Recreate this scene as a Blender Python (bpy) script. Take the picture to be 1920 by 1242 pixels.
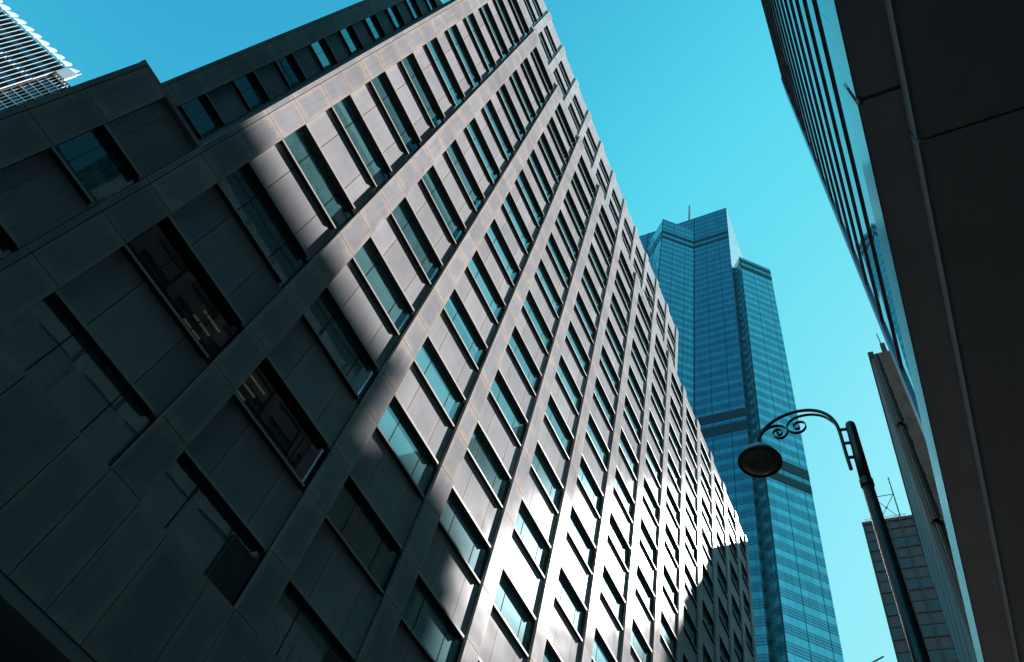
import bpy, bmesh, math, random
from mathutils import Vector, Matrix
random.seed(7)
S = bpy.context.scene
for o in list(bpy.data.objects):
    bpy.data.objects.remove(o)

# ------------------------------------------------------------------ camera
EYE = 1.6
cam = bpy.data.cameras.new('camera')
co = bpy.data.objects.new('camera', cam)
S.collection.objects.link(co)
cam.sensor_width = 36.0
cam.lens = 36.0 * 1371.1 / 1920.0
cam.clip_start = 0.1
cam.clip_end = 6000
right = Vector((0.41920724, -0.88443833, 0.20502226))
down = Vector((0.80928185, 0.26167071, -0.52591951))
fwd = Vector((0.41149505, 0.38639006, 0.82545415))
co.matrix_world = Matrix(((right.x, -down.x, -fwd.x, 0), (right.y, -down.y, -fwd.y, 0),
                          (right.z, -down.z, -fwd.z, EYE), (0, 0, 0, 1)))
S.camera = co

# ------------------------------------------------------------------ sky and sun
SUN = Vector((2.2, -1.0, 2.10)).normalized()
w = bpy.data.worlds.new('World')
S.world = w
w.use_nodes = True
nt = w.node_tree
bg = nt.nodes['Background']
sky = nt.nodes.new('ShaderNodeTexSky')
sky.sky_type = 'NISHITA'
sky.sun_disc = False
sky.sun_elevation = math.asin(SUN.z)
sky.sun_rotation = math.atan2(SUN.x, SUN.y)
sky.air_density = 1.0
sky.dust_density = 0.2
sky.ozone_density = 1.0
EXPO = 1.6
sep = nt.nodes.new('ShaderNodeSeparateColor')
nt.links.new(sky.outputs[0], sep.inputs[0])
dv = nt.nodes.new('ShaderNodeMath')
dv.operation = 'DIVIDE'
dv.inputs[1].default_value = 5.0
nt.links.new(sep.outputs[1], dv.inputs[0])
rp = nt.nodes.new('ShaderNodeValToRGB')
rp.color_ramp.interpolation = 'LINEAR'
TONES = ((0.0, (0.02, 0.24, 0.46)), (0.24, (0.038, 0.40, 0.66)), (0.30, (0.070, 0.58, 0.79)), (0.345, (0.105, 0.69, 0.875)),
         (0.45, (0.175, 0.765, 0.915)), (0.63, (0.31, 0.845, 0.965)), (1.0, (0.45, 0.90, 1.0)))
els = rp.color_ramp.elements
while len(els) < len(TONES):
    els.new(0.5)
for e, (ps, cl) in zip(els, TONES):
    e.position = ps
for e, (ps, cl) in zip(els, TONES):
    e.color = (*cl, 1)
nt.links.new(dv.outputs[0], rp.inputs[0])
ml = nt.nodes.new('ShaderNodeVectorMath')
ml.operation = 'SCALE'
ml.inputs['Scale'].default_value = 1.0 / (0.15 * 2 ** EXPO)
nt.links.new(rp.outputs[0], ml.inputs[0])
nt.links.new(ml.outputs[0], bg.inputs[0])
bg.inputs[1].default_value = 0.15
sl = bpy.data.lights.new('sun', 'SUN')
sl.energy = 5.0
sl.angle = math.radians(0.53)
sl.color = (1.0, 0.985, 0.96)
so = bpy.data.objects.new('sun', sl)
S.collection.objects.link(so)
so.rotation_euler = SUN.to_track_quat('Z', 'Y').to_euler()
S.view_settings.view_transform = 'Standard'
S.view_settings.look = 'None'
S.view_settings.exposure = EXPO
S.view_settings.gamma = 1.0

# ------------------------------------------------------------------ helpers
C = S.collection


class MB:
    """collects quads and tubes; build() links them as one mesh object"""

    def __init__(self):
        self.v, self.f, self.uv, self.mi = [], [], [], []

    def poly(self, pts, uv=None, m=0):
        b = len(self.v)
        self.v += [tuple(p) for p in pts]
        self.f.append(tuple(range(b, b + len(pts))))
        self.uv.append(uv or [(0, 0), (1, 0), (1, 1), (0, 1)][:len(pts)] + [(0, 0)] * max(0, len(pts) - 4))
        self.mi.append(m)

    def box(self, x0, x1, y0, y1, z0, z1, m=0, front=None, skip=''):
        fm = m if front is None else front
        P = lambda i, j, k: (x1 if i else x0, y1 if j else y0, z1 if k else z0)
        if 'f' not in skip:
            self.poly([P(0, 0, 0), P(1, 0, 0), P(1, 0, 1), P(0, 0, 1)], m=fm)
        if 'b' not in skip:
            self.poly([P(1, 1, 0), P(0, 1, 0), P(0, 1, 1), P(1, 1, 1)], m=m)
        if 'l' not in skip:
            self.poly([P(0, 1, 0), P(0, 0, 0), P(0, 0, 1), P(0, 1, 1)], m=m)
        if 'r' not in skip:
            self.poly([P(1, 0, 0), P(1, 1, 0), P(1, 1, 1), P(1, 0, 1)], m=m)
        if 'u' not in skip:
            self.poly([P(0, 1, 0), P(1, 1, 0), P(1, 0, 0), P(0, 0, 0)], m=m)
        if 't' not in skip:
            self.poly([P(0, 0, 1), P(1, 0, 1), P(1, 1, 1), P(0, 1, 1)], m=m)

    def obox(self, c, ax, ay, az, m=0):
        """box from centre and three half-axis vectors"""
        c, ax, ay, az = Vector(c), Vector(ax), Vector(ay), Vector(az)
        P = lambda i, j, k: c + ax * i + ay * j + az * k
        for q in (((-1, -1, -1), (1, -1, -1), (1, -1, 1), (-1, -1, 1)), ((1, 1, -1), (-1, 1, -1), (-1, 1, 1), (1, 1, 1)),
                  ((-1, 1, -1), (-1, -1, -1), (-1, -1, 1), (-1, 1, 1)), ((1, -1, -1), (1, 1, -1), (1, 1, 1), (1, -1, 1)),
                  ((-1, 1, -1), (1, 1, -1), (1, -1, -1), (-1, -1, -1)), ((-1, -1, 1), (1, -1, 1), (1, 1, 1), (-1, 1, 1))):
            self.poly([P(*t) for t in q], m=m)

    def tube(self, pts, r, n=10, m=0, cap=True):
        pts = [Vector(p) for p in pts]
        rs = r if isinstance(r, (list, tuple)) else [r] * len(pts)
        rings = []
        ref = None
        for i, p in enumerate(pts):
            t = (pts[min(i + 1, len(pts) - 1)] - pts[max(i - 1, 0)]).normalized()
            if ref is None:
                ref = Vector((1, 0, 0)) if abs(t.x) < .9 else Vector((0, 1, 0))
            a = (ref - t * ref.dot(t)).normalized()
            ref = a
            b = t.cross(a)
            base = len(self.v)
            for k in range(n):
                an = 2 * math.pi * k / n
                self.v.append(tuple(p + (a * math.cos(an) + b * math.sin(an)) * rs[i]))
            rings.append(base)
        for i in range(len(rings) - 1):
            for k in range(n):
                k2 = (k + 1) % n
                self.f.append((rings[i] + k, rings[i] + k2, rings[i + 1] + k2, rings[i + 1] + k))
                self.uv.append([(0, 0)] * 4)
                self.mi.append(m)
        if cap:
            self.f.append(tuple(reversed(range(rings[0], rings[0] + n))))
            self.uv.append([(0, 0)] * n)
            self.mi.append(m)
            self.f.append(tuple(range(rings[-1], rings[-1] + n)))
            self.uv.append([(0, 0)] * n)
            self.mi.append(m)

    def lathe(self, c, prof, n=40, m=0):
        """prof: list of (radius, z) revolved round the vertical through c"""
        rings = []
        for r, z in prof:
            base = len(self.v)
            for k in range(n):
                an = 2 * math.pi * k / n
                self.v.append((c[0] + r * math.cos(an), c[1] + r * math.sin(an), c[2] + z))
            rings.append(base)
        for i in range(len(rings) - 1):
            for k in range(n):
                k2 = (k + 1) % n
                self.f.append((rings[i] + k, rings[i] + k2, rings[i + 1] + k2, rings[i + 1] + k))
                self.uv.append([(0, 0)] * 4)
                self.mi.append(m)

    def add(self, other, off=(0, 0, 0), sx=1.0):
        b = len(self.v)
        self.v += [(p[0] * sx + off[0], p[1] + off[1], p[2] + off[2]) for p in other.v]
        self.f += [tuple(i + b for i in f) for f in other.f]
        self.uv += other.uv
        self.mi += other.mi

    def mesh(self, name, mats):
        me = bpy.data.meshes.new(name)
        me.from_pydata(self.v, [], self.f)
        for m in (mats if isinstance(mats, (list, tuple)) else [mats]):
            me.materials.append(m)
        ul = me.uv_layers.new(name='UVMap')
        i = 0
        for p, u, mi in zip(me.polygons, self.uv, self.mi):
            p.material_index = mi
            for k in range(len(p.vertices)):
                ul.data[i].uv = u[k]
                i += 1
        me.update()
        return me

    def build(self, name, mats, parent=None, loc=(0, 0, 0), smooth=False):
        me = self.mesh(name, mats)
        if smooth:
            for p in me.polygons:
                p.use_smooth = True
        return link(name, me, parent, loc)


def link(name, me, parent=None, loc=(0, 0, 0), sx=1.0):
    o = bpy.data.objects.new(name, me)
    C.objects.link(o)
    o.parent = parent
    o.location = loc
    o.scale = (sx, 1, 1)
    return o


def thing(name, label, cat, loc=(0, 0, 0), rz=0, group=None):
    o = bpy.data.objects.new(name, None)
    C.objects.link(o)
    o.location = loc
    o.rotation_euler = (0, 0, rz)
    o['label'] = label
    o['category'] = cat
    if group:
        o['group'] = group
    return o


def structure(name, mb, m):
    o = mb.build(name, m)
    o['kind'] = 'structure'
    o['label'] = {'street': 'dark asphalt street running between the office blocks'}.get(name, 'grey ' + name.replace('_', ' ') + ' below the buildings')
    o['category'] = name.replace('_', ' ')
    return o


def bilerp(P, a, b):
    return P[0].lerp(P[1], a).lerp(P[3].lerp(P[2], a), b)


# ------------------------------------------------------------------ materials
class NT:
    def __init__(self, name):
        self.m = bpy.data.materials.new(name)
        self.m.use_nodes = True
        self.t = self.m.node_tree
        self.b = self.t.nodes['Principled BSDF']
        self.out = self.t.nodes['Material Output']

    def n(self, typ, **kw):
        nd = self.t.nodes.new('ShaderNode' + typ)
        for k, v in kw.items():
            setattr(nd, k, v)
        return nd

    def l(self, a, b):
        self.t.links.new(a, b)

    def math(self, op, a, b=0.0, c=None):
        nd = self.n('Math', operation=op)
        for i, x in enumerate((a, b) if c is None else (a, b, c)):
            if isinstance(x, (int, float)):
                nd.inputs[i].default_value = x
            else:
                self.l(x, nd.inputs[i])
        return nd.outputs[0]

    def mix(self, fac, a, b, mode='MIX'):
        nd = self.n('Mix', data_type='RGBA', blend_type=mode)
        for i, x in ((0, fac), (6, a), (7, b)):
            if isinstance(x, (int, float)):
                nd.inputs[i].default_value = x
            elif isinstance(x, (tuple, list)):
                nd.inputs[i].default_value = (*x[:3], 1)
            else:
                self.l(x, nd.inputs[i])
        return nd.outputs[2]

    def coord(self):
        """object position pushed by a per-object random, so copies do not repeat"""
        tc = self.n('TexCoord')
        oi = self.n('ObjectInfo')
        k = self.math('MULTIPLY', oi.outputs['Random'], 173.0)
        v = self.n('VectorMath', operation='ADD')
        self.l(tc.outputs['Object'], v.inputs[0])
        self.l(k, v.inputs[1])
        return v.outputs[0]

    def noise(self, vec, scale, detail=3.0, rough=0.55):
        nd = self.n('TexNoise')
        nd.inputs['Scale'].default_value = scale
        nd.inputs['Detail'].default_value = detail
        nd.inputs['Roughness'].default_value = rough
        self.l(vec, nd.inputs['Vector'])
        return nd.outputs['Fac']

    def ramp(self, fac, a, b):
        nd = self.n('MapRange')
        nd.inputs[1].default_value = a
        nd.inputs[2].default_value = b
        self.l(fac, nd.inputs[0])
        return nd.outputs[0]

    def bump(self, h, strength, dist=0.1):
        nd = self.n('Bump')
        nd.inputs['Strength'].default_value = strength
        nd.inputs['Distance'].default_value = dist
        self.l(h, nd.inputs['Height'])
        self.l(nd.outputs[0], self.b.inputs['Normal'])

    def set(self, col=None, rough=None, metal=None, spec=None):
        for k, v in (('Base Color', col), ('Roughness', rough), ('Metallic', metal), ('Specular IOR Level', spec)):
            if v is None:
                continue
            if isinstance(v, (int, float)):
                self.b.inputs[k].default_value = v
            elif isinstance(v, (tuple, list)):
                self.b.inputs[k].default_value = (*v[:3], 1)
            else:
                self.l(v, self.b.inputs[k])
        return self.m


def plain(name, col, rough=0.6, metal=0.0, var=0.12, scale=1.2, spec=0.5, bump=0.0):
    t = NT(name)
    f = t.noise(t.coord(), scale, 5)
    c = t.mix(t.ramp(f, 0.3, 0.7), [x * (1 - var) for x in col], [min(1, x * (1 + var)) for x in col])
    if bump:
        t.bump(f, bump)
    return t.set(c, rough, metal, spec)


def sheen(t, base, graze, rough, col=(1, .97, .94)):
    """thin lacquer gloss that grows toward grazing view"""
    g = t.n('BsdfGlossy', distribution='BECKMANN')
    g.inputs['Roughness'].default_value = rough
    g.inputs['Color'].default_value = (*col, 1)
    if t.b.inputs['Normal'].links:
        t.l(t.b.inputs['Normal'].links[0].from_socket, g.inputs['Normal'])
    lw = t.n('LayerWeight')
    lw.inputs['Blend'].default_value = 0.5
    fac = t.math('ADD', t.math('MULTIPLY', t.math('POWER', lw.outputs['Facing'], 5.0), graze), base)
    ms = t.n('MixShader')
    t.l(fac, ms.inputs[0])
    t.l(t.b.outputs[0], ms.inputs[1])
    t.l(g.outputs[0], ms.inputs[2])
    t.l(ms.outputs[0], t.out.inputs[0])


def panel_mat(name, base, stain, amount, metal=0.35, rough=0.4):
    """aluminium cladding: cloudy inside, weathered toward the joints"""
    t = NT(name)
    uv = t.n('UVMap').outputs[0]
    sp = t.n('SeparateXYZ')
    t.l(uv, sp.inputs[0])
    co_ = t.coord()
    n1 = t.noise(co_, 1.1, 4, 0.6)
    n2 = t.noise(co_, 5.0, 4, 0.65)
    eu = t.math('ABSOLUTE', t.math('SUBTRACT', t.math('FRACT', sp.outputs[0]), 0.5))
    wn = t.n('TexWhiteNoise', noise_dimensions='2D')
    oi = t.n('ObjectInfo')
    cv = t.n('CombineXYZ')
    t.l(t.math('FLOOR', sp.outputs[0]), cv.inputs[0])
    t.l(t.math('MULTIPLY', oi.outputs['Random'], 99.0), cv.inputs[1])
    t.l(cv.outputs[0], wn.inputs['Vector'])
    ev = t.math('ABSOLUTE', t.math('SUBTRACT', sp.outputs[1], 0.5))
    e = t.math('MAXIMUM', eu, t.math('MULTIPLY', ev, 1.0))
    e = t.math('ADD', e, t.math('MULTIPLY', t.math('SUBTRACT', n1, 0.5), 0.55))
    e = t.math('ADD', e, t.math('MULTIPLY', t.math('SUBTRACT', n2, 0.5), 0.14))
    edge = t.math('MULTIPLY', t.ramp(e, 0.33, 0.47), amount)
    c = t.mix(t.ramp(n1, 0.25, 0.75), [x * 0.9 for x in base], [x * 1.08 for x in base])
    c = t.mix(edge, c, stain)
    c = t.mix(1.0, c, t.math('MULTIPLY_ADD', wn.outputs['Value'], 0.22, 0.89), 'MULTIPLY')
    # rain streaks drawn out along the vertical
    mp = t.n('Mapping')
    mp.inputs['Scale'].default_value = (6.0, 6.0, 0.35)
    t.l(co_, mp.inputs[0])
    st = t.noise(mp.outputs[0], 1.0, 5, 0.7)
    c = t.mix(t.math('MULTIPLY', t.ramp(st, 0.5, 0.8), amount * 0.85), c, [x * 0.50 for x in stain])
    r = t.math('ADD', t.math('MULTIPLY', n2, 0.14), rough - 0.07)
    t.bump(t.noise(co_, 0.55, 1), 0.18, 0.25)
    t.set(c, r, metal, 0.0)
    sheen(t, 0.006, 0.10, 0.28)
    return t.m


def glass_mat(name, refl, body, dirt=0.25, rough=0.02, tintc=(0.80, 0.93, 0.95), ior=1.6, gloss=0.0, blind=False):
    """coated window glass: a mirror film over a dark, dusty body"""
    t = NT(name)
    co_ = t.coord()
    n = t.noise(co_, 1.6, 6, 0.7)
    n2 = t.noise(co_, 9.0, 3, 0.6)
    t.b.inputs['Roughness'].default_value = 0.5
    t.b.inputs['Specular IOR Level'].default_value = 0.0
    c = t.mix(t.ramp(n, 0.35, 0.7), [x * (1 - dirt) for x in body], [x * (1 + dirt) for x in body])
    c = t.mix(t.math('MULTIPLY', n2, dirt), c, [x * 1.5 for x in body])
    if blind:
        oi = t.n('ObjectInfo')
        sp = t.n('SeparateXYZ')
        t.l(t.n('UVMap').outputs[0], sp.inputs[0])
        wv = t.n('TexWave')
        lvl = t.math('MULTIPLY_ADD', t.math('FRACT', t.math('MULTIPLY', oi.outputs['Random'], 7.31)), 2.2, -0.2)
        bl = t.math('GREATER_THAN', sp.outputs[1], lvl)
        sl_ = t.math('LESS_THAN', t.math('FRACT', t.math('MULTIPLY', sp.outputs[1], 26.0)), 0.3)
        bc = t.mix(sl_, [x * 2.0 + .01 for x in body], [x * 1.5 for x in body])
        c = t.mix(t.math('MULTIPLY', bl, 0.8), c, bc)
    t.l(c, t.b.inputs['Base Color'])
    if gloss:
        sheen(t, .004, gloss, .33, (.62, .93, 1.0))
    body_out = t.out.inputs[0].links[0].from_socket
    g = t.n('BsdfGlossy')
    g.inputs['Roughness'].default_value = rough
    g.inputs['Color'].default_value = (*tintc, 1)
    bp = t.n('Bump')
    bp.inputs['Strength'].default_value = 0.02
    bp.inputs['Distance'].default_value = 0.4
    t.l(t.noise(co_, 0.35, 1), bp.inputs['Height'])
    t.l(bp.outputs[0], g.inputs['Normal'])
    fr = t.n('Fresnel')
    fr.inputs['IOR'].default_value = ior
    fac = t.math('ADD', t.math('MULTIPLY', fr.outputs[0], 1 - refl), refl)
    ms = t.n('MixShader')
    t.l(fac, ms.inputs[0])
    t.l(body_out, ms.inputs[1])
    t.l(g.outputs[0], ms.inputs[2])
    t.l(ms.outputs[0], t.out.inputs[0])
    return t.m


def curtain_mat(name, vis, spa, floor=3.9, vfrac=0.5, v0=0.0, pane=1.55, wob=0.008, rough=0.06, line=0.09, bay=4.65, metal=0.92):
    """tower curtain wall; UV is in metres"""
    t = NT(name)
    sp = t.n('SeparateXYZ')
    t.l(t.n('UVMap').outputs[0], sp.inputs[0])
    u, v = sp.outputs[0], sp.outputs[1]
    fv = t.math('DIVIDE', t.math('ADD', v, 500 * floor - v0), floor)
    fr = t.math('FRACT', fv)
    pu = t.math('DIVIDE', t.math('ADD', u, 400 * pane), pane)
    isv = t.math('LESS_THAN', fr, vfrac)
    wn = t.n('TexWhiteNoise', noise_dimensions='2D')
    cv = t.n('CombineXYZ')
    t.l(t.math('FLOOR', pu), cv.inputs[0])
    t.l(t.math('FLOOR', fv), cv.inputs[1])
    t.l(cv.outputs[0], wn.inputs['Vector'])
    rnd = t.math('MULTIPLY_ADD', wn.outputs['Value'], 0.2, 0.9)
    c = t.mix(isv, spa, vis)
    c = t.mix(1.0, c, rnd, 'MULTIPLY')
    # lines: floor transoms and mullions
    def near(x, at, wd):
        return t.math('LESS_THAN', t.math('ABSOLUTE', t.math('SUBTRACT', x, at)), wd)
    ln = near(fr, vfrac, line / floor)
    for at in (0.02, vfrac + (1 - vfrac) * 0.36, vfrac + (1 - vfrac) * 0.68):
        ln = t.math('MAXIMUM', ln, near(fr, at, line * 0.7 / floor))
    ml = t.math('LESS_THAN', t.math('FRACT', pu), 0.05)
    mb = t.math('LESS_THAN', t.math('FRACT', t.math('DIVIDE', t.math('ADD', u, 400 * bay), bay)), 0.04)
    ln = t.math('MAXIMUM', ln, t.math('MULTIPLY', ml, 0.55))
    ln = t.math('MAXIMUM', ln, mb)
    c = t.mix(t.math('MULTIPLY', ln, 0.85), c, (0.012, 0.03, 0.045))
    # each pane sits a hair out of true
    geo = t.n('NewGeometry')
    sb = t.n('VectorMath', operation='SUBTRACT')
    t.l(wn.outputs['Color'], sb.inputs[0])
    sb.inputs[1].default_value = (.5, .5, .5)
    sc = t.n('VectorMath', operation='SCALE')
    t.l(sb.outputs[0], sc.inputs[0])
    sc.inputs['Scale'].default_value = wob
    ad = t.n('VectorMath', operation='ADD')
    t.l(geo.outputs['Normal'], ad.inputs[0])
    t.l(sc.outputs[0], ad.inputs[1])
    nm = t.n('VectorMath', operation='NORMALIZE')
    t.l(ad.outputs[0], nm.inputs[0])
    t.l(nm.outputs[0], t.b.inputs['Normal'])
    return t.set(c, rough, metal, 0.5)


def emit(name, col, st):
    t = NT(name)
    t.b.inputs['Emission Color'].default_value = (*col, 1)
    t.b.inputs['Emission Strength'].default_value = st
    f = t.noise(t.coord(), 30, 1)
    return t.set(t.mix(f, col, [x * .9 for x in col]), .5)


M_PIER = panel_mat('pier_cladding', (0.288, 0.280, 0.300), (0.420, 0.348, 0.312), 0.85, 0.0, 0.31)
M_SPAN = panel_mat('spandrel_cladding', (0.304, 0.294, 0.313), (0.378, 0.332, 0.308), 0.40, 0.0, 0.31)
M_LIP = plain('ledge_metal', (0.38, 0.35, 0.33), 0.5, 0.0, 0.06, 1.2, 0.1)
M_UNDER = plain('ledge_underside', (0.022, 0.021, 0.021), 0.8, 0, 0.15, 1.2, 0.1)  # ledge metal again, darkened: the shade underneath is put into the colour
M_JOINT = plain('joint_rubber', (0.012, 0.012, 0.012), 0.8, 0, 0.2)
M_GLASS = glass_mat('window_glass', 0.10, (0.044, 0.108, 0.116), 0.4, 0.02, (0.70, 0.95, 1.0), 2.3, 0.17, True)
def clear_mat(name):
    t = NT(name)
    tr = t.n('BsdfTransparent')
    f = t.noise(t.coord(), 2.0, 4)
    t.l(t.mix(f, (0.30, 0.42, 0.40), (0.48, 0.60, 0.57)), tr.inputs['Color'])
    gl = t.n('BsdfGlossy')
    gl.inputs['Roughness'].default_value = .02
    fr = t.n('Fresnel')
    fr.inputs['IOR'].default_value = 1.9
    ms = t.n('MixShader')
    t.l(fr.outputs[0], ms.inputs[0])
    t.l(tr.outputs[0], ms.inputs[1])
    t.l(gl.outputs[0], ms.inputs[2])
    t.l(ms.outputs[0], t.out.inputs[0])
    return t.m


M_CLEAR = clear_mat('clear_glass')
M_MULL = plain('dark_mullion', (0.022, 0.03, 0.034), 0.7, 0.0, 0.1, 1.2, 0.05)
M_ROOM = plain('room_plaster', (0.10, 0.12, 0.12), 0.9, 0, 0.1)
M_TUBE = emit('ceiling_tube', (1.0, 0.86, 0.52), 0.03)
M_LOUV = plain('louvre_metal', (0.10, 0.11, 0.12), 0.5, 0.4, 0.1)
M_DARK = plain('black_soffit', (0.32, 0.295, 0.29), 0.7, 0, 0.1, 0.4, 0.1)
M_RGLASS = glass_mat('band_glass', 0.06, (0.03, 0.06, 0.07), 0.15, 0.015, (0.83, 0.93, 0.97))
M_BANDG = plain('dull_band_glass', (0.08, 0.14, 0.17), 0.45, 0.0, 0.2, 0.7, 0.2)
M_FASC = plain('fascia_metal', (0.10, 0.12, 0.14), 0.16, 0.0, 0.08, 0.8, 0.9)
M_FASC2 = plain('step_metal', (0.19, 0.215, 0.245), 0.35, 0.0, 0.08, 0.8)
M_LEDGE = plain('band_ledge', (0.022, 0.022, 0.024), 0.6, 0.1, 0.1)
M_STEEL = plain('lamp_black', (0.012, 0.013, 0.015), 0.32, 0.0, 0.15, 6.0, 0.5)
M_LAMPIN = plain('lamp_inside', (0.045, 0.035, 0.028), 0.22, 0.3, 0.2, 6.0)
M_WHITE = plain('white_fin', (0.62, 0.61, 0.61), 0.45, 0.0, 0.04)
M_CONC2 = plain('pale_concrete', (0.22, 0.21, 0.20), 0.9, 0, 0.15, 0.6, 0.3, 0.3)
M_PIPE = plain('drain_pipe', (0.13, 0.12, 0.12), 0.6, 0.0, 0.2)
M_BROWN = plain('brown_frame', (0.062, 0.043, 0.034), 0.6, 0.1, 0.15)

# ------------------------------------------------------------------ ground
STREET = plain('asphalt', (0.05, 0.05, 0.052), 0.9, 0, 0.25, 3.0, 0.3, 0.2)
PAVE = plain('paving', (0.10, 0.095, 0.09), 0.85, 0, 0.15, 1.0, 0.3, 0.1)
g = MB()
g.poly([(-1500, -1500, 0), (1500, -1500, 0), (1500, 1500, 0), (-1500, 1500, 0)])
structure('ground', g, plain('city_ground', (0.05, 0.05, 0.048), 0.9, 0, 0.2, 0.05))
g = MB()
g.box(-200, 300, 1.2, 9.6, -0.2, 0.004, skip='u')
structure('street', g, STREET)
g = MB()
g.box(-200, 300, 9.6, 13.2, -0.1, 0.13, skip='u')
structure('far_pavement', g, PAVE)
g = MB()
g.box(-200, 300, -9.0, 1.2, -0.1, 0.13, skip='u')
structure('near_pavement', g, PAVE)
g = MB()
for i in range(60):
    g.box(-120 + i * 6, -117 + i * 6, 5.3, 5.42, 0.004, 0.008, skip='u')
structure('road_marking', g, plain('road_paint', (0.75, 0.75, 0.72), 0.7, 0, 0.1))

# ================================================================== main office building
D = 13.0
def X(s): return s * D
def Zr(z): return z * D + EYE

PS = [.0456, .3630, .6840, 1.0005, 1.3187, 1.6300, 1.9440, 2.2590, 2.5670, 2.8700, 3.1735, 3.4800, 3.7840, 4.0850, 4.3520]
PW = 0.0692
SILL = [.662, .9435, 1.2320, 1.5085, 1.7870, 2.0635, 2.3340, 2.6060, 2.8740, 3.1430, 3.4110, 3.6780, 3.9430]
WH = 0.1225
Z0, ZTOP, ZBLK = 0.4675, 4.205, 1.245
Y1 = D                      # plane of the pier fronts
GAP = 0.022
RS, RG = 0.145, 0.215       # recess of spandrel and of glass
off_b = thing('office_building', 'long grey metal-clad office block with deep-set ribbon windows, half in sunlight, filling the left side', 'building', (X(2.2), D + 10, 0))
OB = Vector(off_b.location)


def part(mb, name, mats, smooth=False, parent=off_b, base=OB):
    o = mb.build(name, mats, parent, -base, smooth)
    return o


def clad(mb, x0, x1, z0, z1, y, depth=0.13, m=0):
    """one cladding tray with open joints round it"""
    h = GAP / 2
    k = len(mb.uv)
    mb.box(x0 + h, x1 - h, y, y + depth, z0 + h, z1 - h, m, skip='b')
    r = random.randrange(200)
    mb.uv[k] = [(r + .001, 0), (r + .999, 0), (r + .999, 1), (r + .001, 1)]


def pier(x0, x1, y, zs, name='pier', trims=None):
    mb = MB()
    zs = sorted(zs)
    cols = [x0] + (trims or []) + [x1]
    for a, b in zip(cols[:-1], cols[1:]):
        for z0, z1 in zip(zs[:-1], zs[1:]):
            clad(mb, a, b, z0, z1, y)
    mb.box(x0 + .012, x1 - .012, y + .06, y + .5, zs[0], zs[-1] - .02, 1, skip='b')
    return part(mb, name, [M_PIER, M_JOINT])


def levels(z0, z1, sills=SILL):
    L = [z0, z1]
    for s in sills:
        for q in (s + .0065, s + WH + .0105):
            if z0 + .03 < q < z1 - .03:
                L.append(q)
    return [Zr(q) for q in sorted(L)]


# piers of the street front
for i, s in enumerate(PS):
    e = s + PW if i < len(PS) - 1 else 4.412
    tr = None
    b = s
    if i == 0:
        b = .0400
        tr = [X(.0525)]
    pier(X(b), X(e), Y1, levels(Z0, ZTOP), trims=tr)

# the low wing at the near end: edge trim and end pier
pier(X(-.135), X(-.0635), Y1, levels(Z0, ZBLK), trims=[X(-.1245)])

WB = PS[1] - PS[0] - PW     # nominal bay width in D
for i in range(len(PS) - 1):       # flush band under the lowest windows
    mb = MB()
    a, b = PS[i] + PW, PS[i + 1]
    for q0, q1 in ((a, a + .069), (a + .069, a + .180), (a + .180, b)):
        clad(mb, X(q0), X(q1), Zr(Z0), Zr(.6685), Y1)
    mb.box(X(a), X(b), Y1 + .06, Y1 + .4, Zr(Z0), Zr(.66), 1, skip='b')
    part(mb, 'base_band', [M_PIER, M_JOINT])
mb = MB()
clad(mb, X(-.0635), X(.0400), Zr(Z0), Zr(.6685), Y1)
part(mb, 'base_band', [M_PIER, M_JOINT])


def spandrel_mb(z0, z1, wd, lip0=True, lip1=True):
    """three trays between two ledges, origin at the bay's left bottom on the pier plane"""
    mb = MB()
    W = wd * D
    H = (z1 - z0) * D
    cuts = [0.0, .0664 / .2482 * W, .1823 / .2482 * W, W]
    t0 = .085 if lip0 else 0
    for a, b in zip(cuts[:-1], cuts[1:]):
        clad(mb, a, b, t0 - GAP / 2 + .002, H + GAP / 2 - .002, RS, .12)
    mb.box(0, W, RS + .07, RS + .28, .01, H - .01, 1, skip='b')
    return mb


def lip_mb(wd, th, depth, end=.0135):
    """projecting metal ledge, stopping short of the next pier"""
    mb = MB()
    W = (wd - end) * D
    mb.box(0, W, .004, depth, 0, th, skip='u')
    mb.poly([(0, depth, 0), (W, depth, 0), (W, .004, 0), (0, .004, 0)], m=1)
    return mb


def window_mb(wd, h=WH):
    mb = MB()
    W = wd * D
    H = h * D
    cuts = [0.0, .0664 / .2482 * W, .1823 / .2482 * W, W]
    for a, b in zip(cuts[:-1], cuts[1:]):
        mb.poly([(a, RG, 0), (b, RG, 0), (b, RG, H), (a, RG, H)])
    for c in cuts[1:-1]:
        mb.box(c - .014, c + .014, RG - .012, RG + .02, 0, H, 1, skip='b')
    return mb


win_me = window_mb(WB).mesh('window', [M_GLASS, M_MULL])
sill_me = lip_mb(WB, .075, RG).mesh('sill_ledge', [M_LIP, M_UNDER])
win_mb_, sill_mb_ = window_mb(WB), lip_mb(WB, .075, RG)
head_mb_ = lip_mb(WB, .085, RS + .02)
clear_me = window_mb(WB).mesh('window', [M_CLEAR, M_MULL])

cells = []      # (kind, x, y, z, sx, key)
def row_cells(bays, sills, y, z_bot, z_top, ymul=1.0):
    """bays: (s0, s1); coordinates already true, in D"""
    for (a, b) in bays:
        sx = (b - a) / WB
        edges = [z_bot]
        for s in sills:
            if s < z_bot - .01 or s > z_top - .05:
                continue
            edges += [s, s + WH]
            cells.append(('window', a, y, s, sx, None))
        edges.append(z_top)
        for k in range(0, len(edges) - 1, 2):
            if edges[k + 1] - edges[k] > .02:
                cells.append(('spandrel', a, y, edges[k], sx, (round(edges[k + 1] - edges[k], 4), k > 0, k < len(edges) - 2)))


bays = [(PS[i] + PW, PS[i + 1]) for i in range(len(PS) - 1)]
row_cells(bays, SILL, Y1, Z0, ZTOP - .004)
row_cells([(-.0635, .0400)], SILL[:2], Y1, Z0, ZBLK)
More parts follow.
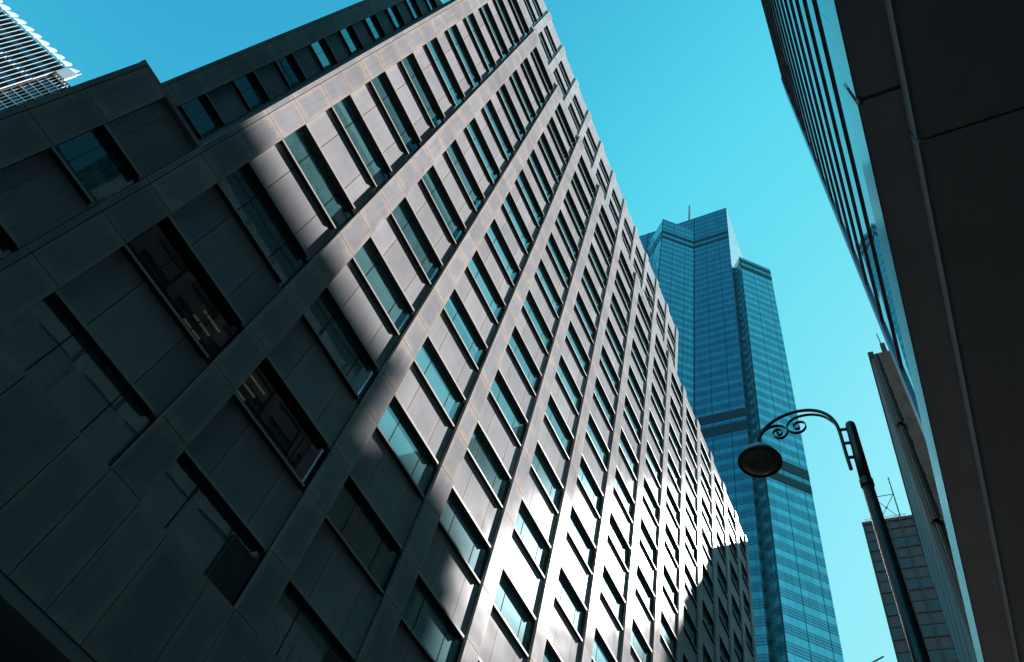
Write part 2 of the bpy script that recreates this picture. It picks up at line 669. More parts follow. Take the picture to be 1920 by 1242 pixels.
# wing set back above the low block
YW = 1.41 * D
row_cells([(-.0565, .0900)], SILL[2:], YW, ZBLK - .05, ZTOP)
# two storeys standing back on the roof
YU = 1.487 * D
USILL = [5.900 - .277 * 2, 5.900 - .277, 5.900, 6.177, 6.454]
USILL = [5.4645, 5.7420, 6.0195, 6.2970, 6.5745]
PU = [.2020 + .3168 * k for k in range(13)]
ubays = [(PU[i] + PW, PU[i + 1]) for i in range(12) if PU[i + 1] < 4.02]
row_cells(ubays, USILL, YU, 5.30, 6.985)
for s in PU:
    if s < 4.0:
        pier(X(s), X(s + PW), YU, levels(5.1, 6.99, USILL))
pier(X(4.005), X(4.075), YU, levels(5.1, 6.99, USILL))
pier(X(-.126), X(-.0565), YW, levels(ZBLK, ZTOP), trims=[X(-.1150)])

LIT = {(1, 1), (2, 1), (1, 2)}
cells.sort(key=lambda c: c[1] ** 2 + (c[2] / D) ** 2 + c[3] ** 2)
seen_key = {}
count = {'window': 0, 'spandrel': 0}
rest = {'window': MB(), 'spandrel': MB()}
rest_lips = MB()


def in_view(a, y, z):
    p = Vector((X(a), y, z * D))
    q = Vector((p.dot(right), p.dot(down), p.dot(fwd)))
    if q.z <= 0:
        return False
    u, v = 960 + 1371 * q.x / q.z, 621 + 1371 * q.y / q.z
    return -180 < u < 1990 and -160 < v < 1330


def shown(c):
    # the street front hides the foot of the storeys that stand back behind it
    return in_view(c[1], c[2], c[3]) and (c[2] < YU - .1 or c[3] > 6.0)


cells.sort(key=lambda c: 0 if shown(c) else 1)
for kind, a, y, z, sx, key in cells:
    if kind == 'spandrel' and z == Z0:
        continue
    loc = Vector((X(a), y, Zr(z)))
    if kind == 'window':
        lit = None
        if y == Y1 and .9 < z < 1.0 and min(abs(a - bays[0][0]), abs(a - bays[1][0])) < .01:
            lit = True
        if count['window'] < 98 or lit:
            count['window'] += 1
            o = link('window', clear_me if lit else win_me, off_b, loc - OB, sx)
            link('sill_ledge', sill_me, o)
        else:
            rest['window'].add(win_mb_, loc - OB, sx)
            rest_lips.add(sill_mb_, loc - OB, sx)
    else:
        h, l0, l1 = key
        if key not in seen_key:
            mb = spandrel_mb(0, h, WB, l0, l1)
            if l0:
                mb.add(head_mb_)
                for k in range(len(mb.mi) - len(head_mb_.mi), len(mb.mi)):
                    mb.mi[k] = 2 + mb.mi[k]
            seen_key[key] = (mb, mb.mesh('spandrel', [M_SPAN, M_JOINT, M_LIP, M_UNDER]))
        if count['spandrel'] < 98:
            count['spandrel'] += 1
            link('spandrel', seen_key[key][1], off_b, loc - OB, sx)
        else:
            rest['spandrel'].add(seen_key[key][0], loc - OB, sx)
o = rest['window'].build('window', [M_GLASS, M_MULL], off_b)
o['kind'] = 'stuff'
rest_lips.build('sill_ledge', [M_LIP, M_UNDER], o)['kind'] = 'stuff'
o = rest['spandrel'].build('spandrel', [M_SPAN, M_JOINT, M_LIP, M_UNDER], off_b)
o['kind'] = 'stuff'

# soffits above every window row, solid cores, roofs, end walls
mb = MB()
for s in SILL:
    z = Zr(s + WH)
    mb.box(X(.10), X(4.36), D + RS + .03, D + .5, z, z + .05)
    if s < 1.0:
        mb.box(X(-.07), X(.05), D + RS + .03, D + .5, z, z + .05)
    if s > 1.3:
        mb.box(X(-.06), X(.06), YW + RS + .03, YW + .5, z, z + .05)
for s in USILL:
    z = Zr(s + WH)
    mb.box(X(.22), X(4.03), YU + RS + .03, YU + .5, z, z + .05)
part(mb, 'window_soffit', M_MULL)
mb = MB()
mb.box(X(.050), X(4.40), D + .42, YU + .3, Zr(Z0) + .02, Zr(SILL[1]) - .05)
mb.box(X(.050), X(4.40), D + 2.6, YU + .3, Zr(SILL[1]) - .05, Zr(SILL[1] + WH) + .1)
mb.box(X(.72), X(4.40), D + .42, D + 2.6, Zr(SILL[1]) - .05, Zr(SILL[1] + WH) + .1)
mb.box(X(.050), X(4.40), D + .42, YU + .3, Zr(SILL[1] + WH) + .1, Zr(ZTOP) - .35)
mb.box(X(-.122), X(.060), D + .42, YU + .3, Zr(Z0) + .02, Zr(ZBLK) - .05)
mb.box(X(-.118), X(.060), YW + .42, D + 26, Zr(ZBLK) - .1, Zr(ZTOP) - .2)
mb.box(X(.06), X(4.39), YU + .3, D + 26, Zr(Z0) + .02, Zr(ZTOP) - .3)
mb.box(X(.23), X(4.06), YU + .42, D + 24, Zr(ZTOP) - .4, Zr(6.99) - .3)
mb.box(X(.0), X(4.39), D + 2.2, D + 25.9, 0.1, Zr(Z0) + .1)
part(mb, 'core_wall', M_MULL)
mb = MB()      # ceilings of two rooms with their tubes on
mb.box(X(.10), X(.70), D + .44, D + 2.59, Zr(SILL[1] + WH) - .02, Zr(SILL[1] + WH) + .04)
part(mb, 'ceiling', M_ROOM)
for (s0, s1) in ((.300, .352), (.455, .510)):
    for k in range(4):
        mb = MB()
        y = D + .75 + k * .36
        n = 9
        for i in range(n):
            a = X(s0) + (X(s1) - X(s0)) * i / n
            mb.box(a, a + (X(s1) - X(s0)) / n * .7, y, y + .05, Zr(SILL[1] + WH) - .06, Zr(SILL[1] + WH) - .021)
        part(mb, 'ceiling_light', M_TUBE)
mb = MB()      # coping along the parapets
mb.box(X(-.1355), X(.0395), D - .004, D + .5, Zr(ZBLK) - .009, Zr(ZBLK) + .10)
part(mb, 'coping', M_PIER)
mb = MB()
mb.box(X(.041), X(4.411), D + .15, D + .5, Zr(ZTOP) - .08, Zr(ZTOP) - .01)
part(mb, 'coping', M_PIER)
mb = MB()      # underside over the pavement
mb.box(X(-.135), X(4.41), D + .02, D + 2.4, Zr(Z0) - .25, Zr(Z0) - .01)
part(mb, 'arcade_soffit', M_DARK)
mb = MB()      # clad end walls
for (xx, y0, y1, z0, z1) in ((X(-.135) + .08, D + .25, D + 26, Z0, ZBLK), (X(-.126) + .08, YW + .25, D + 26, ZBLK, ZTOP), (X(4.412) + .13, D + .25, D + 26, Z0, ZTOP)):
    zs = levels(z0, z1)
    n = int((y1 - y0) / 2.1)
    for k in range(n):
        for za, zb in zip(zs[:-1], zs[1:]):
            mb.box(xx - .06 if xx < 5 else xx - .13, xx + .06 if xx < 5 else xx, y0 + (y1 - y0) * k / n + .008, y0 + (y1 - y0) * (k + 1) / n - .008, za + .008, zb - .008)
part(mb, 'end_wall', M_SPAN)
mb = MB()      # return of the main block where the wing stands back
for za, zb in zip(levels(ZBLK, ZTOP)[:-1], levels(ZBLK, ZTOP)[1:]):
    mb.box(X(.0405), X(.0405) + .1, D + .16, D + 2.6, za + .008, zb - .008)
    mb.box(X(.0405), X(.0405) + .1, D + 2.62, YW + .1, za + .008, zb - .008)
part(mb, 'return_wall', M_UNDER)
for i in range(9):      # ground-floor columns of the arcade
    mb = MB()
    x = X(.15 + .5 * i)
    mb.box(x, x + .9, D + .4, D + 1.3, .13, Zr(Z0) - .25)
    part(mb, 'column', M_PIER)
# ventilation louvres low in three windows
for (a, zb) in ((bays[1][0], .665), (bays[2][0], .665), (bays[3][0], .665)):
    mb = MB()
    x0, x1 = X(a + .175), X(a + WB) - .02
    mb.box(x0, x1, D + RG - .03, D + RG - .01, Zr(zb), Zr(zb + .1))
    for k in range(16):
        xx = x0 + (x1 - x0) * (k + .5) / 16
        mb.box(xx - .012, xx + .012, D + RG - .10, D + RG - .02, Zr(zb), Zr(zb + .1))
    part(mb, 'louvre', M_LOUV)
# flood light bracket near the top of the front
mb = MB()
p = Vector((X(2.138), D - .32, Zr(4.17)))
mb.obox(p, (.16, 0, 0), (0, .12, .05), (0, -.05, .12))
mb.tube([p + Vector((0, .1, 0)), p + Vector((0, .34, .1))], .035, 6)
mb.tube([p + Vector((-.9, .3, .25)), p + Vector((.9, .3, .1))], .03, 6)
part(mb, 'flood_light', M_STEEL)

# ================================================================== glass building on the right
RY = -2.0
h0 = 18.67
RB = thing('glass_building', 'glass-banded office tower with a black soffit overhanging the street, on the right', 'building', (0, RY, 0), 0.0107)
ZF = h0 + EYE


def rpart(mb, name, m, parent=RB):
    return mb.build(name, m, parent)


XE = 18.55       # far end of the tower front, metres along the street
XL = 64.0        # far end of the podium canopy
FH = 2.07
mb = MB()        # first soffit: flat trays with one open joint
Y2 = -0.157 * h0 - RY
Y2 = -(0.157 * h0 + RY)
for (a, b) in ((-40, .3267 * h0 - .05), (.3267 * h0 + .05, XL)):
    mb.box(a, b, Y2, -.004, ZF, ZF + .12)
mb.box(-40, XL, Y2, -.03, ZF + .13, ZF + .3)
rpart(mb, 'soffit', M_DARK)
h2 = h0 * .957
mb = MB()
for (a, b) in ((-40, .386 * h0 - .03), (.386 * h0 + .03, XL)):
    mb.box(a, b, Y2 - 24, Y2 - .05, ZF - h0 + h2, ZF - h0 + h2 + .12)
mb.box(-40, XL, Y2 - 24, Y2 - .08, ZF - h0 + h2 + .13, ZF + .3)
rpart(mb, 'soffit', M_DARK)
for (a, b) in ((-40, .386 * h0 - .05), (.386 * h0 + .03, XL)):
    mb = MB()
    mb.box(a, b, Y2 - .05, Y2 - .004, ZF - h0 + h2 - .02, ZF - .005)
    rpart(mb, 'step_fascia', M_FASC2)
    mb = MB()
for (a, b) in ((-40, .3267 * h0 - .11), (.3267 * h0 + .11, 1.255 * h0), (1.255 * h0 + .05, XL)):
    mb = MB()
    mb.box(a, b, -.03, .0, ZF - .006, ZF + FH)
    rpart(mb, 'fascia', M_FASC)
mb = MB()        # gutter strip closing the fascia joint
mb.box(.3267 * h0 - .11, .3267 * h0 + .11, -.12, -.05, ZF, ZF + FH)
rpart(mb, 'joint_strip', M_PIPE)
PZ = 67.6 + EYE
zb = [ZF + FH]
PER = 3.2
nb = int((PZ - zb[0]) / PER)
mb = MB()
for k in range(nb + 1):
    z0 = ZF + FH + k * PER
    z1 = min(z0 + PER, PZ)
    mb = MB()
    n = 26
    for i in range(n):
        a = -40 + (XE + 39.6) * i / n
        b = -40 + (XE + 39.6) * (i + 1) / n
        mb.poly([(a + .006, -.08, z0), (b - .006, -.08, z0), (b - .006, -.08, z1), (a + .006, -.08, z1)][::-1], uv=[(0, 0)] * 4)
    rpart(mb, 'glass_band', M_RGLASS)
    if k:
        mb = MB()
        mb.box(-40, XE - .1, -.10, -.018, z0 - .05, z0 + .04)
        rpart(mb, 'ledge', M_LEDGE)
mb = MB()        # end blade, its top cut on a slope
for zz in range(1):
    top_a, top_b = PZ + .05, PZ - 2.6
    a, b, y0, y1 = XE - .75, XE + .05, -.3, .0
    P = [(a, y1, ZF + FH), (b, y1, ZF + FH), (b, y1, top_b), (a, y1, top_a)]
    Q = [(x, y0, z) for x, _, z in P]
    mb.poly(P[::-1])
    mb.poly(Q)
    for i in range(4):
        j = (i + 1) % 4
        mb.poly([P[i], P[j], Q[j], Q[i]])
rpart(mb, 'end_blade', plain('blade_metal', (0.16, 0.25, 0.33), 0.3, 0.7, 0.08))
mb = MB()        # body behind the glass
mb.box(-40, XE - .02, -24, -.12, ZF + .4, PZ - .2)
mb.box(-40, XL - .1, -24, -.13, ZF + .35, ZF + FH - .1)
mb.box(-40, XL - 2, -24, -9, 0, ZF - 1.0)
rpart(mb, 'core_wall', M_MULL)
for i in range(8):
    mb = MB()
    x = -30 + i * 11.5
    mb.lathe((x, -6.6, 0), [(.55, .13), (.55, ZF - h0 + h2)], 28)
    rpart(mb, 'column', M_FASC2)

# ================================================================== blue star-plan tower
TB = thing('glass_tower', 'very tall blue glass tower with star-shaped plan, dark bands and a roof mast', 'tower', (140.4, 47.6, 0))
tb = Vector(TB.location)
HB, HA, HR = 287.6 + EYE, 276.2 + EYE, 237.8 + EYE
M_TA = curtain_mat('curtain_shaded', (0.20, 0.365, 0.43), (0.145, 0.255, 0.31), v0=1.0)  # same glazing toned face by face, shade and sunlight put into the colours
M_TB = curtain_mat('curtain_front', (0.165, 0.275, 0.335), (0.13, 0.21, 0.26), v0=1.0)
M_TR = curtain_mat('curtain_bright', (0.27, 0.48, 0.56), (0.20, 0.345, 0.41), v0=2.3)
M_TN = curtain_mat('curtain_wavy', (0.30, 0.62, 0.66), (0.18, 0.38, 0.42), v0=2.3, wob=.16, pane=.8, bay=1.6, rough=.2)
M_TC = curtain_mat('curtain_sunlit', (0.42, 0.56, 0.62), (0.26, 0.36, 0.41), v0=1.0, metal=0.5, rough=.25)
M_TBAND = plain('tower_band', (0.014, 0.02, 0.026), 0.5, 0.2, 0.1, 0.5)
M_TEDGE = plain('tower_corner', (0.02, 0.05, 0.07), 0.5, 0.0, 0.1, 1.2, 0.1)


def facet(a, b, z1, m, bands=(), z0=0, name='curtain_wall', trim=True):
    a, b = Vector((*a, 0)), Vector((*b, 0))
    L = (b - a).length
    d = (b - a) / L
    nrm = Vector((d.y, -d.x, 0))
    mb = MB()
    mb.poly([a + Vector((0, 0, z0)), b + Vector((0, 0, z0)), b + Vector((0, 0, z1)), a + Vector((0, 0, z1))],
            uv=[(0, z0), (L, z0), (L, z1), (0, z1)])
    o = mb.build(name, m, TB, -tb)
    for (p, q) in bands:
        bb = MB()
        c = (a + b) / 2 + nrm * .03
        bb.obox(Vector((c.x, c.y, (p + q) / 2 + EYE)), d * (L / 2 - .02), nrm * .06, Vector((0, 0, (q - p) / 2)))
        bb.build('louvre_band', M_TBAND, TB, -tb)
    if not trim:
        return o
    ed = MB()
    ed.tube([b + Vector((0, 0, z0)), b + Vector((0, 0, z1))], .16, 6)
    ed.build('corner_trim', M_TEDGE, TB, -tb)
    return o


BB = ((258.95, 261.0), (263.4, 265.5), (147.4, 150.7), (152.5, 155.8))
RBND = ((229.7, 232.1), (234.3, 236.1), (128.4, 131.0), (132.75, 136.0))
# square one
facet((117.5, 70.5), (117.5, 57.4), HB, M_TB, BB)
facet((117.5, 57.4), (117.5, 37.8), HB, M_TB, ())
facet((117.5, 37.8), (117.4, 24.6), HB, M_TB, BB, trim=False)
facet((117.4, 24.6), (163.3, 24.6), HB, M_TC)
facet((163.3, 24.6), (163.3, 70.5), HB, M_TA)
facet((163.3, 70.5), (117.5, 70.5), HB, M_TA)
# square two, turned 45 degrees
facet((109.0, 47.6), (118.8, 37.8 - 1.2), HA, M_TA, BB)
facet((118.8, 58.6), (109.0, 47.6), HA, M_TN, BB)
# corner block
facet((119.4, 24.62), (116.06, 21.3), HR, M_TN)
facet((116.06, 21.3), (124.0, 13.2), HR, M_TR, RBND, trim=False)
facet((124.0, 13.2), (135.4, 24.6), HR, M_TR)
mb = MB()
mb.poly([(117.5, 24.6, HB - .5), (163.3, 24.6, HB - .5), (163.3, 70.5, HB - .5), (117.5, 70.5, HB - .5)])
mb.poly([(109, 47.6, HA - .5), (118.8, 36.6, HA - .5), (118.8, 58.6, HA - .5)])
mb.poly([(116.06, 21.3, HR - .3), (124, 13.2, HR - .3), (135.4, 24.6, HR - .3), (119.4, 24.62, HR - .3)])
mb.build('roof', M_CONC2, TB, -tb)
mb = MB()
mb.tube([(140.4, 47.6, HB - 1), (140.4, 47.6, 330), (140.4, 47.6, 363)], [.8, .65, .4], 8)
mb.build('mast', plain('mast_grey', (0.22, 0.26, 0.30), .5, .2, .1), TB, -tb)
mb = MB()
mb.box(128, 131, 40.4, 42.2, HB - .6, HB + 5.4)
mb.box(129, 130, 40.9, 41.6, HB + 5, HB + 7.4)
mb.build('roof_unit', M_FASC, TB, -tb)
mb = MB()
mb.box(122, 123, 41.5, 45.5, HB - .6, HB + 2.6)
mb.build('roof_unit', M_BROWN, TB, -tb)

# ================================================================== stained concrete building
CB = thing('concrete_building', 'weathered brown concrete block with a blank stained side wall and drain pipes', 'building', (38, -8, 0))
cb = Vector(CB.location)
cz = 43.8 + EYE
t = NT('stained_concrete')
tc = t.n('TexCoord').outputs['Object']
n1 = t.noise(tc, 1.3, 7, .75)
n2 = t.noise(tc, 2.6, 5, .7)
c = t.mix(t.ramp(n1, .3, .7), (0.16, 0.105, 0.083), (0.33, 0.225, 0.185))
c = t.mix(t.math('MULTIPLY', t.ramp(n2, .45, .75), .5), c, (0.19, 0.165, 0.155))
sp = t.n('SeparateXYZ')
t.l(tc, sp.inputs[0])
# dark wash mark beside the pipes, with a pale salt line along its edge
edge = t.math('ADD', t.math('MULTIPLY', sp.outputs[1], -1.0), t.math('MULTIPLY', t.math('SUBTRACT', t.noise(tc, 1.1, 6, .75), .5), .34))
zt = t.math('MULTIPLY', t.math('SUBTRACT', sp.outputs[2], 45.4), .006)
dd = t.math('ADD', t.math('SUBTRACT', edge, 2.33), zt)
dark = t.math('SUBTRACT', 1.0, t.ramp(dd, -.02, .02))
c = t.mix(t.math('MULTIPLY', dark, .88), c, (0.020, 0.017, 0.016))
salt = t.math('LESS_THAN', t.math('ABSOLUTE', t.math('SUBTRACT', dd, .035)), .035)
c = t.mix(t.math('MULTIPLY', salt, .6), c, (0.30, 0.27, 0.265))
t.bump(n2, .3, .05)
M_CONC = t.set(c, .9, 0, .2)
mb = MB()
mb.box(31.0, 50.0, -22, -1.98, 0, cz, skip='')
mb.build('wall', M_CONC, CB, -cb)
mb = MB()
mb.box(30.95, 50.0, -1.98, -1.78, 0, cz - .5)
mb.build('facade_strip', plain('pale_strip', (0.16, 0.155, 0.155), .7, 0, .1), CB, -cb)
mb = MB()
mb.box(30.85, 50.1, -2.06, -1.72, cz - .5, cz + .12)
mb.build('coping', M_BROWN, CB, -cb)
for (y, r) in ((-2.06, .05), (-2.17, .018)):
    mb = MB()
    mb.tube([(30.86, y, .2), (30.86, y, cz - .25)], r, 10)
    for z in (cz - 7.5, cz - 15, cz - 22.5, cz - 30):
        mb.box(30.74, 30.98, y - .2, y + .2, z - .07, z + .07)
    mb.build('drain_pipe', M_PIPE, CB, -cb)
for k in range(12):
    mb = MB()
    z = 3.2 + k * 3.4
    for q in range(3):
        mb.box(31.3 + q * 6.2, 37.45 + q * 6.2, -1.78, -1.765, z, z + 2.9)
    mb.build('window_band', M_BANDG, CB, -cb)
mb = MB()
mb.box(31.5, 31.85, -2.95, -2.65, cz - .1, cz + 1.75)
mb.tube([(31.67, -2.75, cz + 1.7), (31.67, -2.72, cz + 3.2)], .035, 6)
mb.build('chimney', plain('chimney_brown', (0.10, 0.075, 0.065), .8, 0, .2), CB, -cb)

# ================================================================== panelled slab behind
GB = thing('panelled_building', 'grey-brown office slab with square panels and a rooftop frame, seen behind the street lamp', 'building', (100, -4, 0))
gb = Vector(GB.location)
gz = 86.35 + EYE
M_GP = plain('purple_panel', (0.088, 0.052, 0.056), .45, .1, .12, .4)
M_GW = plain('teal_panel', (0.048, 0.052, 0.058), .35, .0, .15, .5)
mb = MB()
mb.box(91.06, 112, -8.1, 3.5, 0, gz)
hs = [(-8.1, gz - .3), (-9.0, gz - 1.8), (-10.1, gz - 2.9), (-10.9, gz - 3.8), (-11.2, gz - 5.2), (-11.8, gz - 6.0), (-12.2, gz - 6.6)]
for (ya, za), (yb, zb_) in zip(hs[:-1], hs[1:]):       # side block under a falling roof
    P = [(91.06, yb, 0), (91.06, ya, 0), (91.06, ya, za), (91.06, yb, zb_)]
    Q = [(112, y, z) for _, y, z in P]
    mb.poly(P[::-1])
    mb.poly(Q)
    mb.poly([P[3], P[2], Q[2], Q[3]])
    mb.poly([P[0], P[3], Q[3], Q[0]])
mb.build('wall', M_GP, GB, -gb)
mb = MB()
mb.box(90.85, 112.2, -8.15, 3.55, gz - .15, gz + .35)
mb.build('parapet', M_BROWN, GB, -gb)
cols = [3.42, 1.72, 0.02, -1.68, -3.38, -5.08, -6.78, -8.05]
rows = [gz - 1.6 - 1.83 * k for k in range(46)]
for j in range(1, len(rows), 2):
    for i in range(len(cols) - 1):
        if i > 3 and j > 20 or j > 30:
            continue
        mb = MB()
        a, b = cols[i + 1] + .12, cols[i] - .12
        mb.box(90.98, 91.04, a, b, rows[j] - 1.72, rows[j] - .10)
        odd = (i * 7 + j * 3) % 5
        mb.build('window', M_GW if odd else M_GP, GB, -gb)
for y in cols:
    mb = MB()
    mb.box(90.80, 91.06, y - .09, y + .09, 0, gz - .2)
    mb.build('mullion', M_BROWN, GB, -gb)
for z in rows:
    mb = MB()
    mb.box(90.90, 91.06, -8.0, 3.42, z - .06, z + .06)
    mb.build('transom', M_BROWN, GB, -gb)
mb = MB()
for y in (-1.85, 1.12):
    mb.tube([(91.6, y, gz), (91.6, y, 95.8 + EYE if y < 0 else 92.4 + EYE)], .10, 6)
mb.tube([(91.6, 1.12, 92.1 + EYE), (91.6, -1.85, 92.1 + EYE)], .06, 6)
mb.tube([(91.6, 1.12, 92.1 + EYE), (91.6, -1.85, 87.0 + EYE)], .045, 6)
mb.tube([(91.6, -1.85, 92.1 + EYE), (91.6, 1.12, 87.0 + EYE)], .045, 6)
mb.lathe((91.6, -.365, 89.55 + EYE), [(0, -.2), (.2, 0), (0, .2)], 8)
mb.build('antenna_frame', M_STEEL, GB, -gb)
mb = MB()
for z in (.75, 1.0):
    mb.tube([(91.1, 3.1, gz + z), (91.1, -2.7, gz + z)], .03, 5)
for k in range(24):
    y = 3.1 - 5.8 * k / 23
    mb.tube([(91.1, y, gz + .3), (91.1, y, gz + 1.0)], .02, 5)
mb.build('railing', M_STEEL, GB, -gb)

# ================================================================== plain block that throws the big shadow
SB = thing('rear_office_block', 'plain concrete office block standing behind the brown concrete block, hidden by the black soffit', 'building', (62, -22, 0))
sb = Vector(SB.location)
mb = MB()
mb.box(50.5, 67.1, -36, -13, 0, 73.6 + EYE)
mb.box(67.1, 73.8, -34, -13, 0, 70.2 + EYE)
mb.build('wall', M_CONC2, SB, -sb)
for k in range(20):
    mb = MB()
    z = 4 + k * 3.55
    mb.box(51.2, 66.4, -13.0, -12.95, z, z + 1.7)
    mb.box(67.6, 73.3, -13.0, -12.95, z, z + 1.7)
    mb.build('window_band', M_BANDG, SB, -sb)

# ================================================================== white finned tower, upper left
WT = thing('finned_tower', 'tall tower of white vertical fins and dark glass with petal-shaped crown tips, upper left corner', 'tower', (-60, 240, 0))
wt = Vector(WT.location)
P1 = Vector((-55.7, 210.4, 0))
du = Vector((22.7, -8.1, 0)).normalized()
no = Vector((-8.1, -22.7, 0)).normalized()
HW = 217 + EYE
ZL = 201.8 + EYE
FS = 1.506
M_WG = curtain_mat('finned_glass', (0.030, 0.075, 0.12), (0.008, 0.010, 0.014), floor=7.5, vfrac=.45, pane=FS, wob=.01, rough=.12, bay=FS * 3)
M_WD = plain('finned_dark', (0.010, 0.010, 0.012), .5, 0, .2)


def wp(u, n, z): return P1 + du * u + no * n + Vector((0, 0, z))


def wbox(mb, u0, u1, n0, n1, z0, z1, m=0):
    mb.obox(wp((u0 + u1) / 2, (n0 + n1) / 2, (z0 + z1) / 2), du * ((u1 - u0) / 2), no * ((n1 - n0) / 2), Vector((0, 0, (z1 - z0) / 2)), m)


UE = 16 * FS
mb = MB()
wbox(mb, -16, UE + .2, -30, -.35, 0, HW - .6)
wbox(mb, UE + .2, UE + 12, -30, -1.6, 0, HW - 4)
mb.build('wall', M_WD, WT, -wt)
for k in range(-8, 17):
    mb = MB()
    wbox(mb, k * FS - .08, k * FS + .08, -.35, .05, ZL + (-.2 if k > -4 else 0), HW - .35)
    wbox(mb, k * FS - .08, k * FS + .08, .0, .35, 0, ZL - .6)
    mb.build('fin', M_WHITE, WT, -wt)
mb = MB()
for (ua, ub, n) in ((-15.5, UE + .15, -.30), (UE + .3, UE + 5.8, -1.52), (UE + 5.9, UE + 11.8, -1.55)):
    P = [wp(ua, n, 60), wp(ub, n, 60), wp(ub, n, HW - (1 if n > -1 else 5)), wp(ua, n, HW - (1 if n > -1 else 5))]
    mb.poly(P, uv=[(ua, 60), (ub, 60), (ub, HW), (ua, HW)])
mb.build('glazing', M_WG, WT, -wt)
for k in range(-4, 8):
    # petal: two fins wide, leaning in as it rises
    mb = MB()
    u0, u1 = 2 * k * FS - .10, (2 * k + 2) * FS - .75
    pts = []
    for (a, z) in ((0, 0), (.0, 1.2), (.10, 2.8), (.30, 4.3), (.52, 5.1), (.72, 5.2), (.88, 4.4), (.97, 2.4), (1, 0)):
        pts.append((u0 + (u1 - u0) * a, -.36 * z, z))
    A = [wp(u, n + .1, HW + z) for u, n, z in pts]
    B = [wp(u, n - .2, HW + z) for u, n, z in pts]
    mb.poly(A)
    mb.poly(B[::-1])
    for i in range(len(A)):
        j = (i + 1) % len(A)
        mb.poly([A[i], B[i], B[j], A[j]])
    mb.build('crown_petal', M_WHITE, WT, -wt)
mb = MB()        # latticed corner strip and its white shield
for k in range(5):
    u = UE + .9 + k * 1.05
    wbox(mb, u - .06, u + .06, -1.5, -1.3, 100, HW - 5)
z = HW - 6
while z > 120:
    wbox(mb, UE + .3, UE + 5.6, -1.5, -1.15, z - .08, z + .08)
    z -= 3.6
mb.build('lattice', M_WHITE, WT, -wt)
mb = MB()
wbox(mb, UE + .15, UE + 3.6, -.8, .1, HW - 5.5, HW + .4)
A = [wp(UE + .2, .0, HW), wp(UE + 3.4, .0, HW - 1.5), wp(UE + 3.0, -1.2, HW + 4.0), wp(UE + 1.6, -1.9, HW + 5.6), wp(UE + .6, -1.4, HW + 3.6)]
B = [p - no * .3 for p in A]
mb.poly(A)
mb.poly(B[::-1])
for i in range(5):
    j = (i + 1) % 5
    mb.poly([A[i], B[i], B[j], A[j]])
mb.build('crown_shield', M_WHITE, WT, -wt)
for k in range(3):
    mb = MB()
    wbox(mb, UE + 6.2 + k * 1.6, UE + 6.5 + k * 1.6, -1.6, -.9, 0, HW - 7 - k * 1.2)
    mb.build('fin', M_WHITE, WT, -wt)

# ================================================================== street lamp
LX = 5.0
LP = thing('street_lamp', 'black street lamp with curved scrollwork arm and round downturned shade', 'street lamp', (LX, -.03, .13))
lp = Vector(LP.location)


def lpart(mb, name, m, smooth=True, parent=LP):
    return mb.build(name, m, parent, -lp if parent is LP else (0, 0, 0), smooth)


def P5(yz, dx=0.0): return Vector((LX + dx, yz[0], yz[1] + EYE))


mb = MB()
mb.tube([P5((-.03, -1.47)), P5((-.02, -.6)), P5((.046, 3.47)), P5((.074, 5.19))], [.075, .062, .054, .048], 20)
lpart(mb, 'pole', M_STEEL)
mb = MB()
mb.tube([P5((.0735, 5.16)), P5((.0735, 5.17)), P5((.0745, 5.24)), P5((.0748, 5.25))], [.050, .057, .057, .050], 20)
lpart(mb, 'collar', M_STEEL)
mb = MB()
mb.tube([P5((.0745, 5.2)), P5((.0765, 5.98)), P5((.077, 6.02)), P5((.0775, 6.045))], [.050, .046, .043, .025], 20)
lpart(mb, 'pole_head', M_STEEL)
mb = MB()
mb.box(LX - .17, LX + .17, -.2, .14, .13, .16)
mb.lathe((LX, -.03, .16), [(.13, 0), (.12, .5), (.085, .62), (.075, .7)], 24)
lpart(mb, 'base', M_STEEL, False)
ARM = [(0.169, 5.411), (0.177, 5.595), (0.181, 5.811), (0.186, 5.97), (0.198, 6.069), (0.228, 6.174), (0.275, 6.257), (0.335, 6.319), (0.399, 6.356), (0.467, 6.376), (0.536, 6.382), (0.626, 6.371), (0.719, 6.339), (0.805, 6.281), (0.884, 6.199), (0.935, 6.116), (0.954, 6.031), (0.958, 5.95)]


def smooth_line(L, n=4):
    out = []
    for i in range(len(L) - 1):
        p0, p1, p2, p3 = L[max(i - 1, 0)], L[i], L[i + 1], L[min(i + 2, len(L) - 1)]
        for k in range(n):
            t_ = k / n
            out.append(tuple(.5 * (2 * b + (c_ - a) * t_ + (2 * a - 5 * b + 4 * c_ - d) * t_ ** 2 + (3 * b - a - 3 * c_ + d) * t_ ** 3)
                             for a, b, c_, d in zip(p0, p1, p2, p3)))
    out.append(L[-1])
    return out


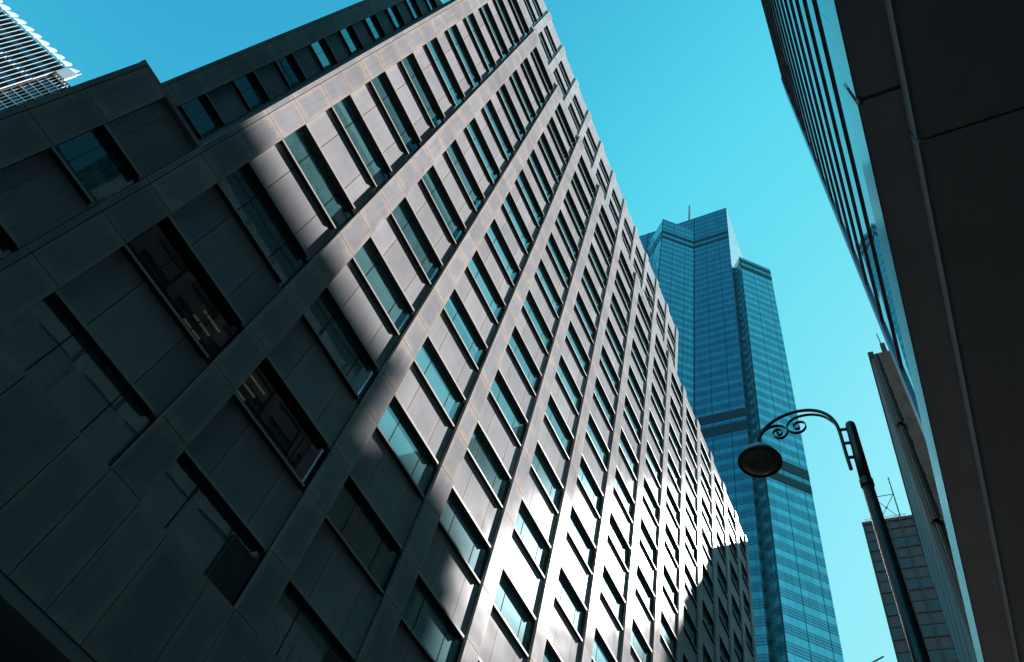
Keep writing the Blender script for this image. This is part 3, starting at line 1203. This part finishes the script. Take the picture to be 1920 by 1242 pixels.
mb = MB()
mb.tube([P5(q) for q in smooth_line(ARM)], .017, 14)
lpart(mb, 'arm', M_STEEL)
for z in (5.97, 5.77, 5.57):
    mb = MB()
    mb.tube([P5((.078, z - .015)), P5((.185, z))], .016, 12)
    lpart(mb, 'bracket', M_STEEL)
SC1 = [(0.945, 6.036), (0.922, 6.105), (0.876, 6.182), (0.819, 6.217), (0.765, 6.224), (0.714, 6.207), (0.674, 6.165), (0.655, 6.117), (0.662, 6.07), (0.692, 6.031), (0.731, 6.02), (0.773, 6.046), (0.795, 6.092), (0.786, 6.138), (0.754, 6.159), (0.724, 6.146), (0.709, 6.113), (0.715, 6.08), (0.74, 6.07), (0.758, 6.094), (0.753, 6.116), (0.741, 6.107)]
SC2 = [(0.201, 6.049), (0.235, 6.123), (0.283, 6.203), (0.343, 6.257), (0.408, 6.287), (0.476, 6.297), (0.547, 6.29), (0.612, 6.252), (0.649, 6.192), (0.651, 6.129), (0.626, 6.083), (0.582, 6.054), (0.531, 6.052), (0.488, 6.089), (0.473, 6.14), (0.489, 6.188), (0.526, 6.208), (0.565, 6.2), (0.588, 6.165), (0.581, 6.124), (0.554, 6.107), (0.535, 6.126), (0.54, 6.159)]
for sc in (SC1, SC2):
    mb = MB()
    L = smooth_line(sc, 5)
    for i in range(len(L) - 1):      # flat iron strip on edge
        a, b = P5(L[i]), P5(L[i + 1])
        d = (b - a).normalized()
        nn = Vector((0, -d.z, d.y)) * .0045
        e = d * .001
        wv = Vector((.014, 0, 0))
        mb.obox((a + b) / 2, wv, (b - a) / 2 + e, nn)
    lpart(mb, 'scroll', M_STEEL, False)
hc = (LX, .955, 5.735 + EYE)
mb = MB()
mb.lathe(hc, [(.200, -.012), (.209, -.006), (.210, .004), (.202, .02), (.185, .062), (.150, .115), (.100, .155), (.05, .185), (.034, .22), (.03, .27), (0, .275)], 56)
shade = lpart(mb, 'lamp_shade', plain('shade_enamel', (0.10, 0.11, 0.12), .35, .3, .1, 6.0))
mb = MB()
mb.lathe(hc, [(.200, -.012), (.190, .004), (.17, .05), (.13, .095), (.07, .125), (0, .13)], 56)
lpart(mb, 'reflector', M_LAMPIN, True, shade)
mb = MB()
mb.lathe(hc, [(.186, .002), (.15, -.022), (.10, -.038), (.05, -.046), (0, -.048)], 56)
lpart(mb, 'lens', plain('lamp_lens', (0.26, 0.185, 0.14), .3, 0, .45, 7.0, .5), True, shade)

# ================================================================== jib of a site crane beyond the frame
CR = thing('tower_crane', 'thin crane jib tip poking up at the bottom edge beside the panelled building', 'crane', (150, 18, 0))
cr = Vector(CR.location)
mb = MB()
mb.tube([(150, 18, 0), (150, 18, 92)], .5, 8)
mb.build('mast', M_STEEL, CR, -cr)
mb = MB()
k = 150 / 60
a = Vector((60, 3.24, 42.39)) * k + Vector((0, 0, EYE))
b = Vector((60, 4.154, 41.937)) * k + Vector((0, 0, EYE))
mb.tube([a, b + (b - a) * .6, Vector((150, 18, 92))], [.16, .2, .3], 6)
mb.build('jib', M_STEEL, CR, -cr)
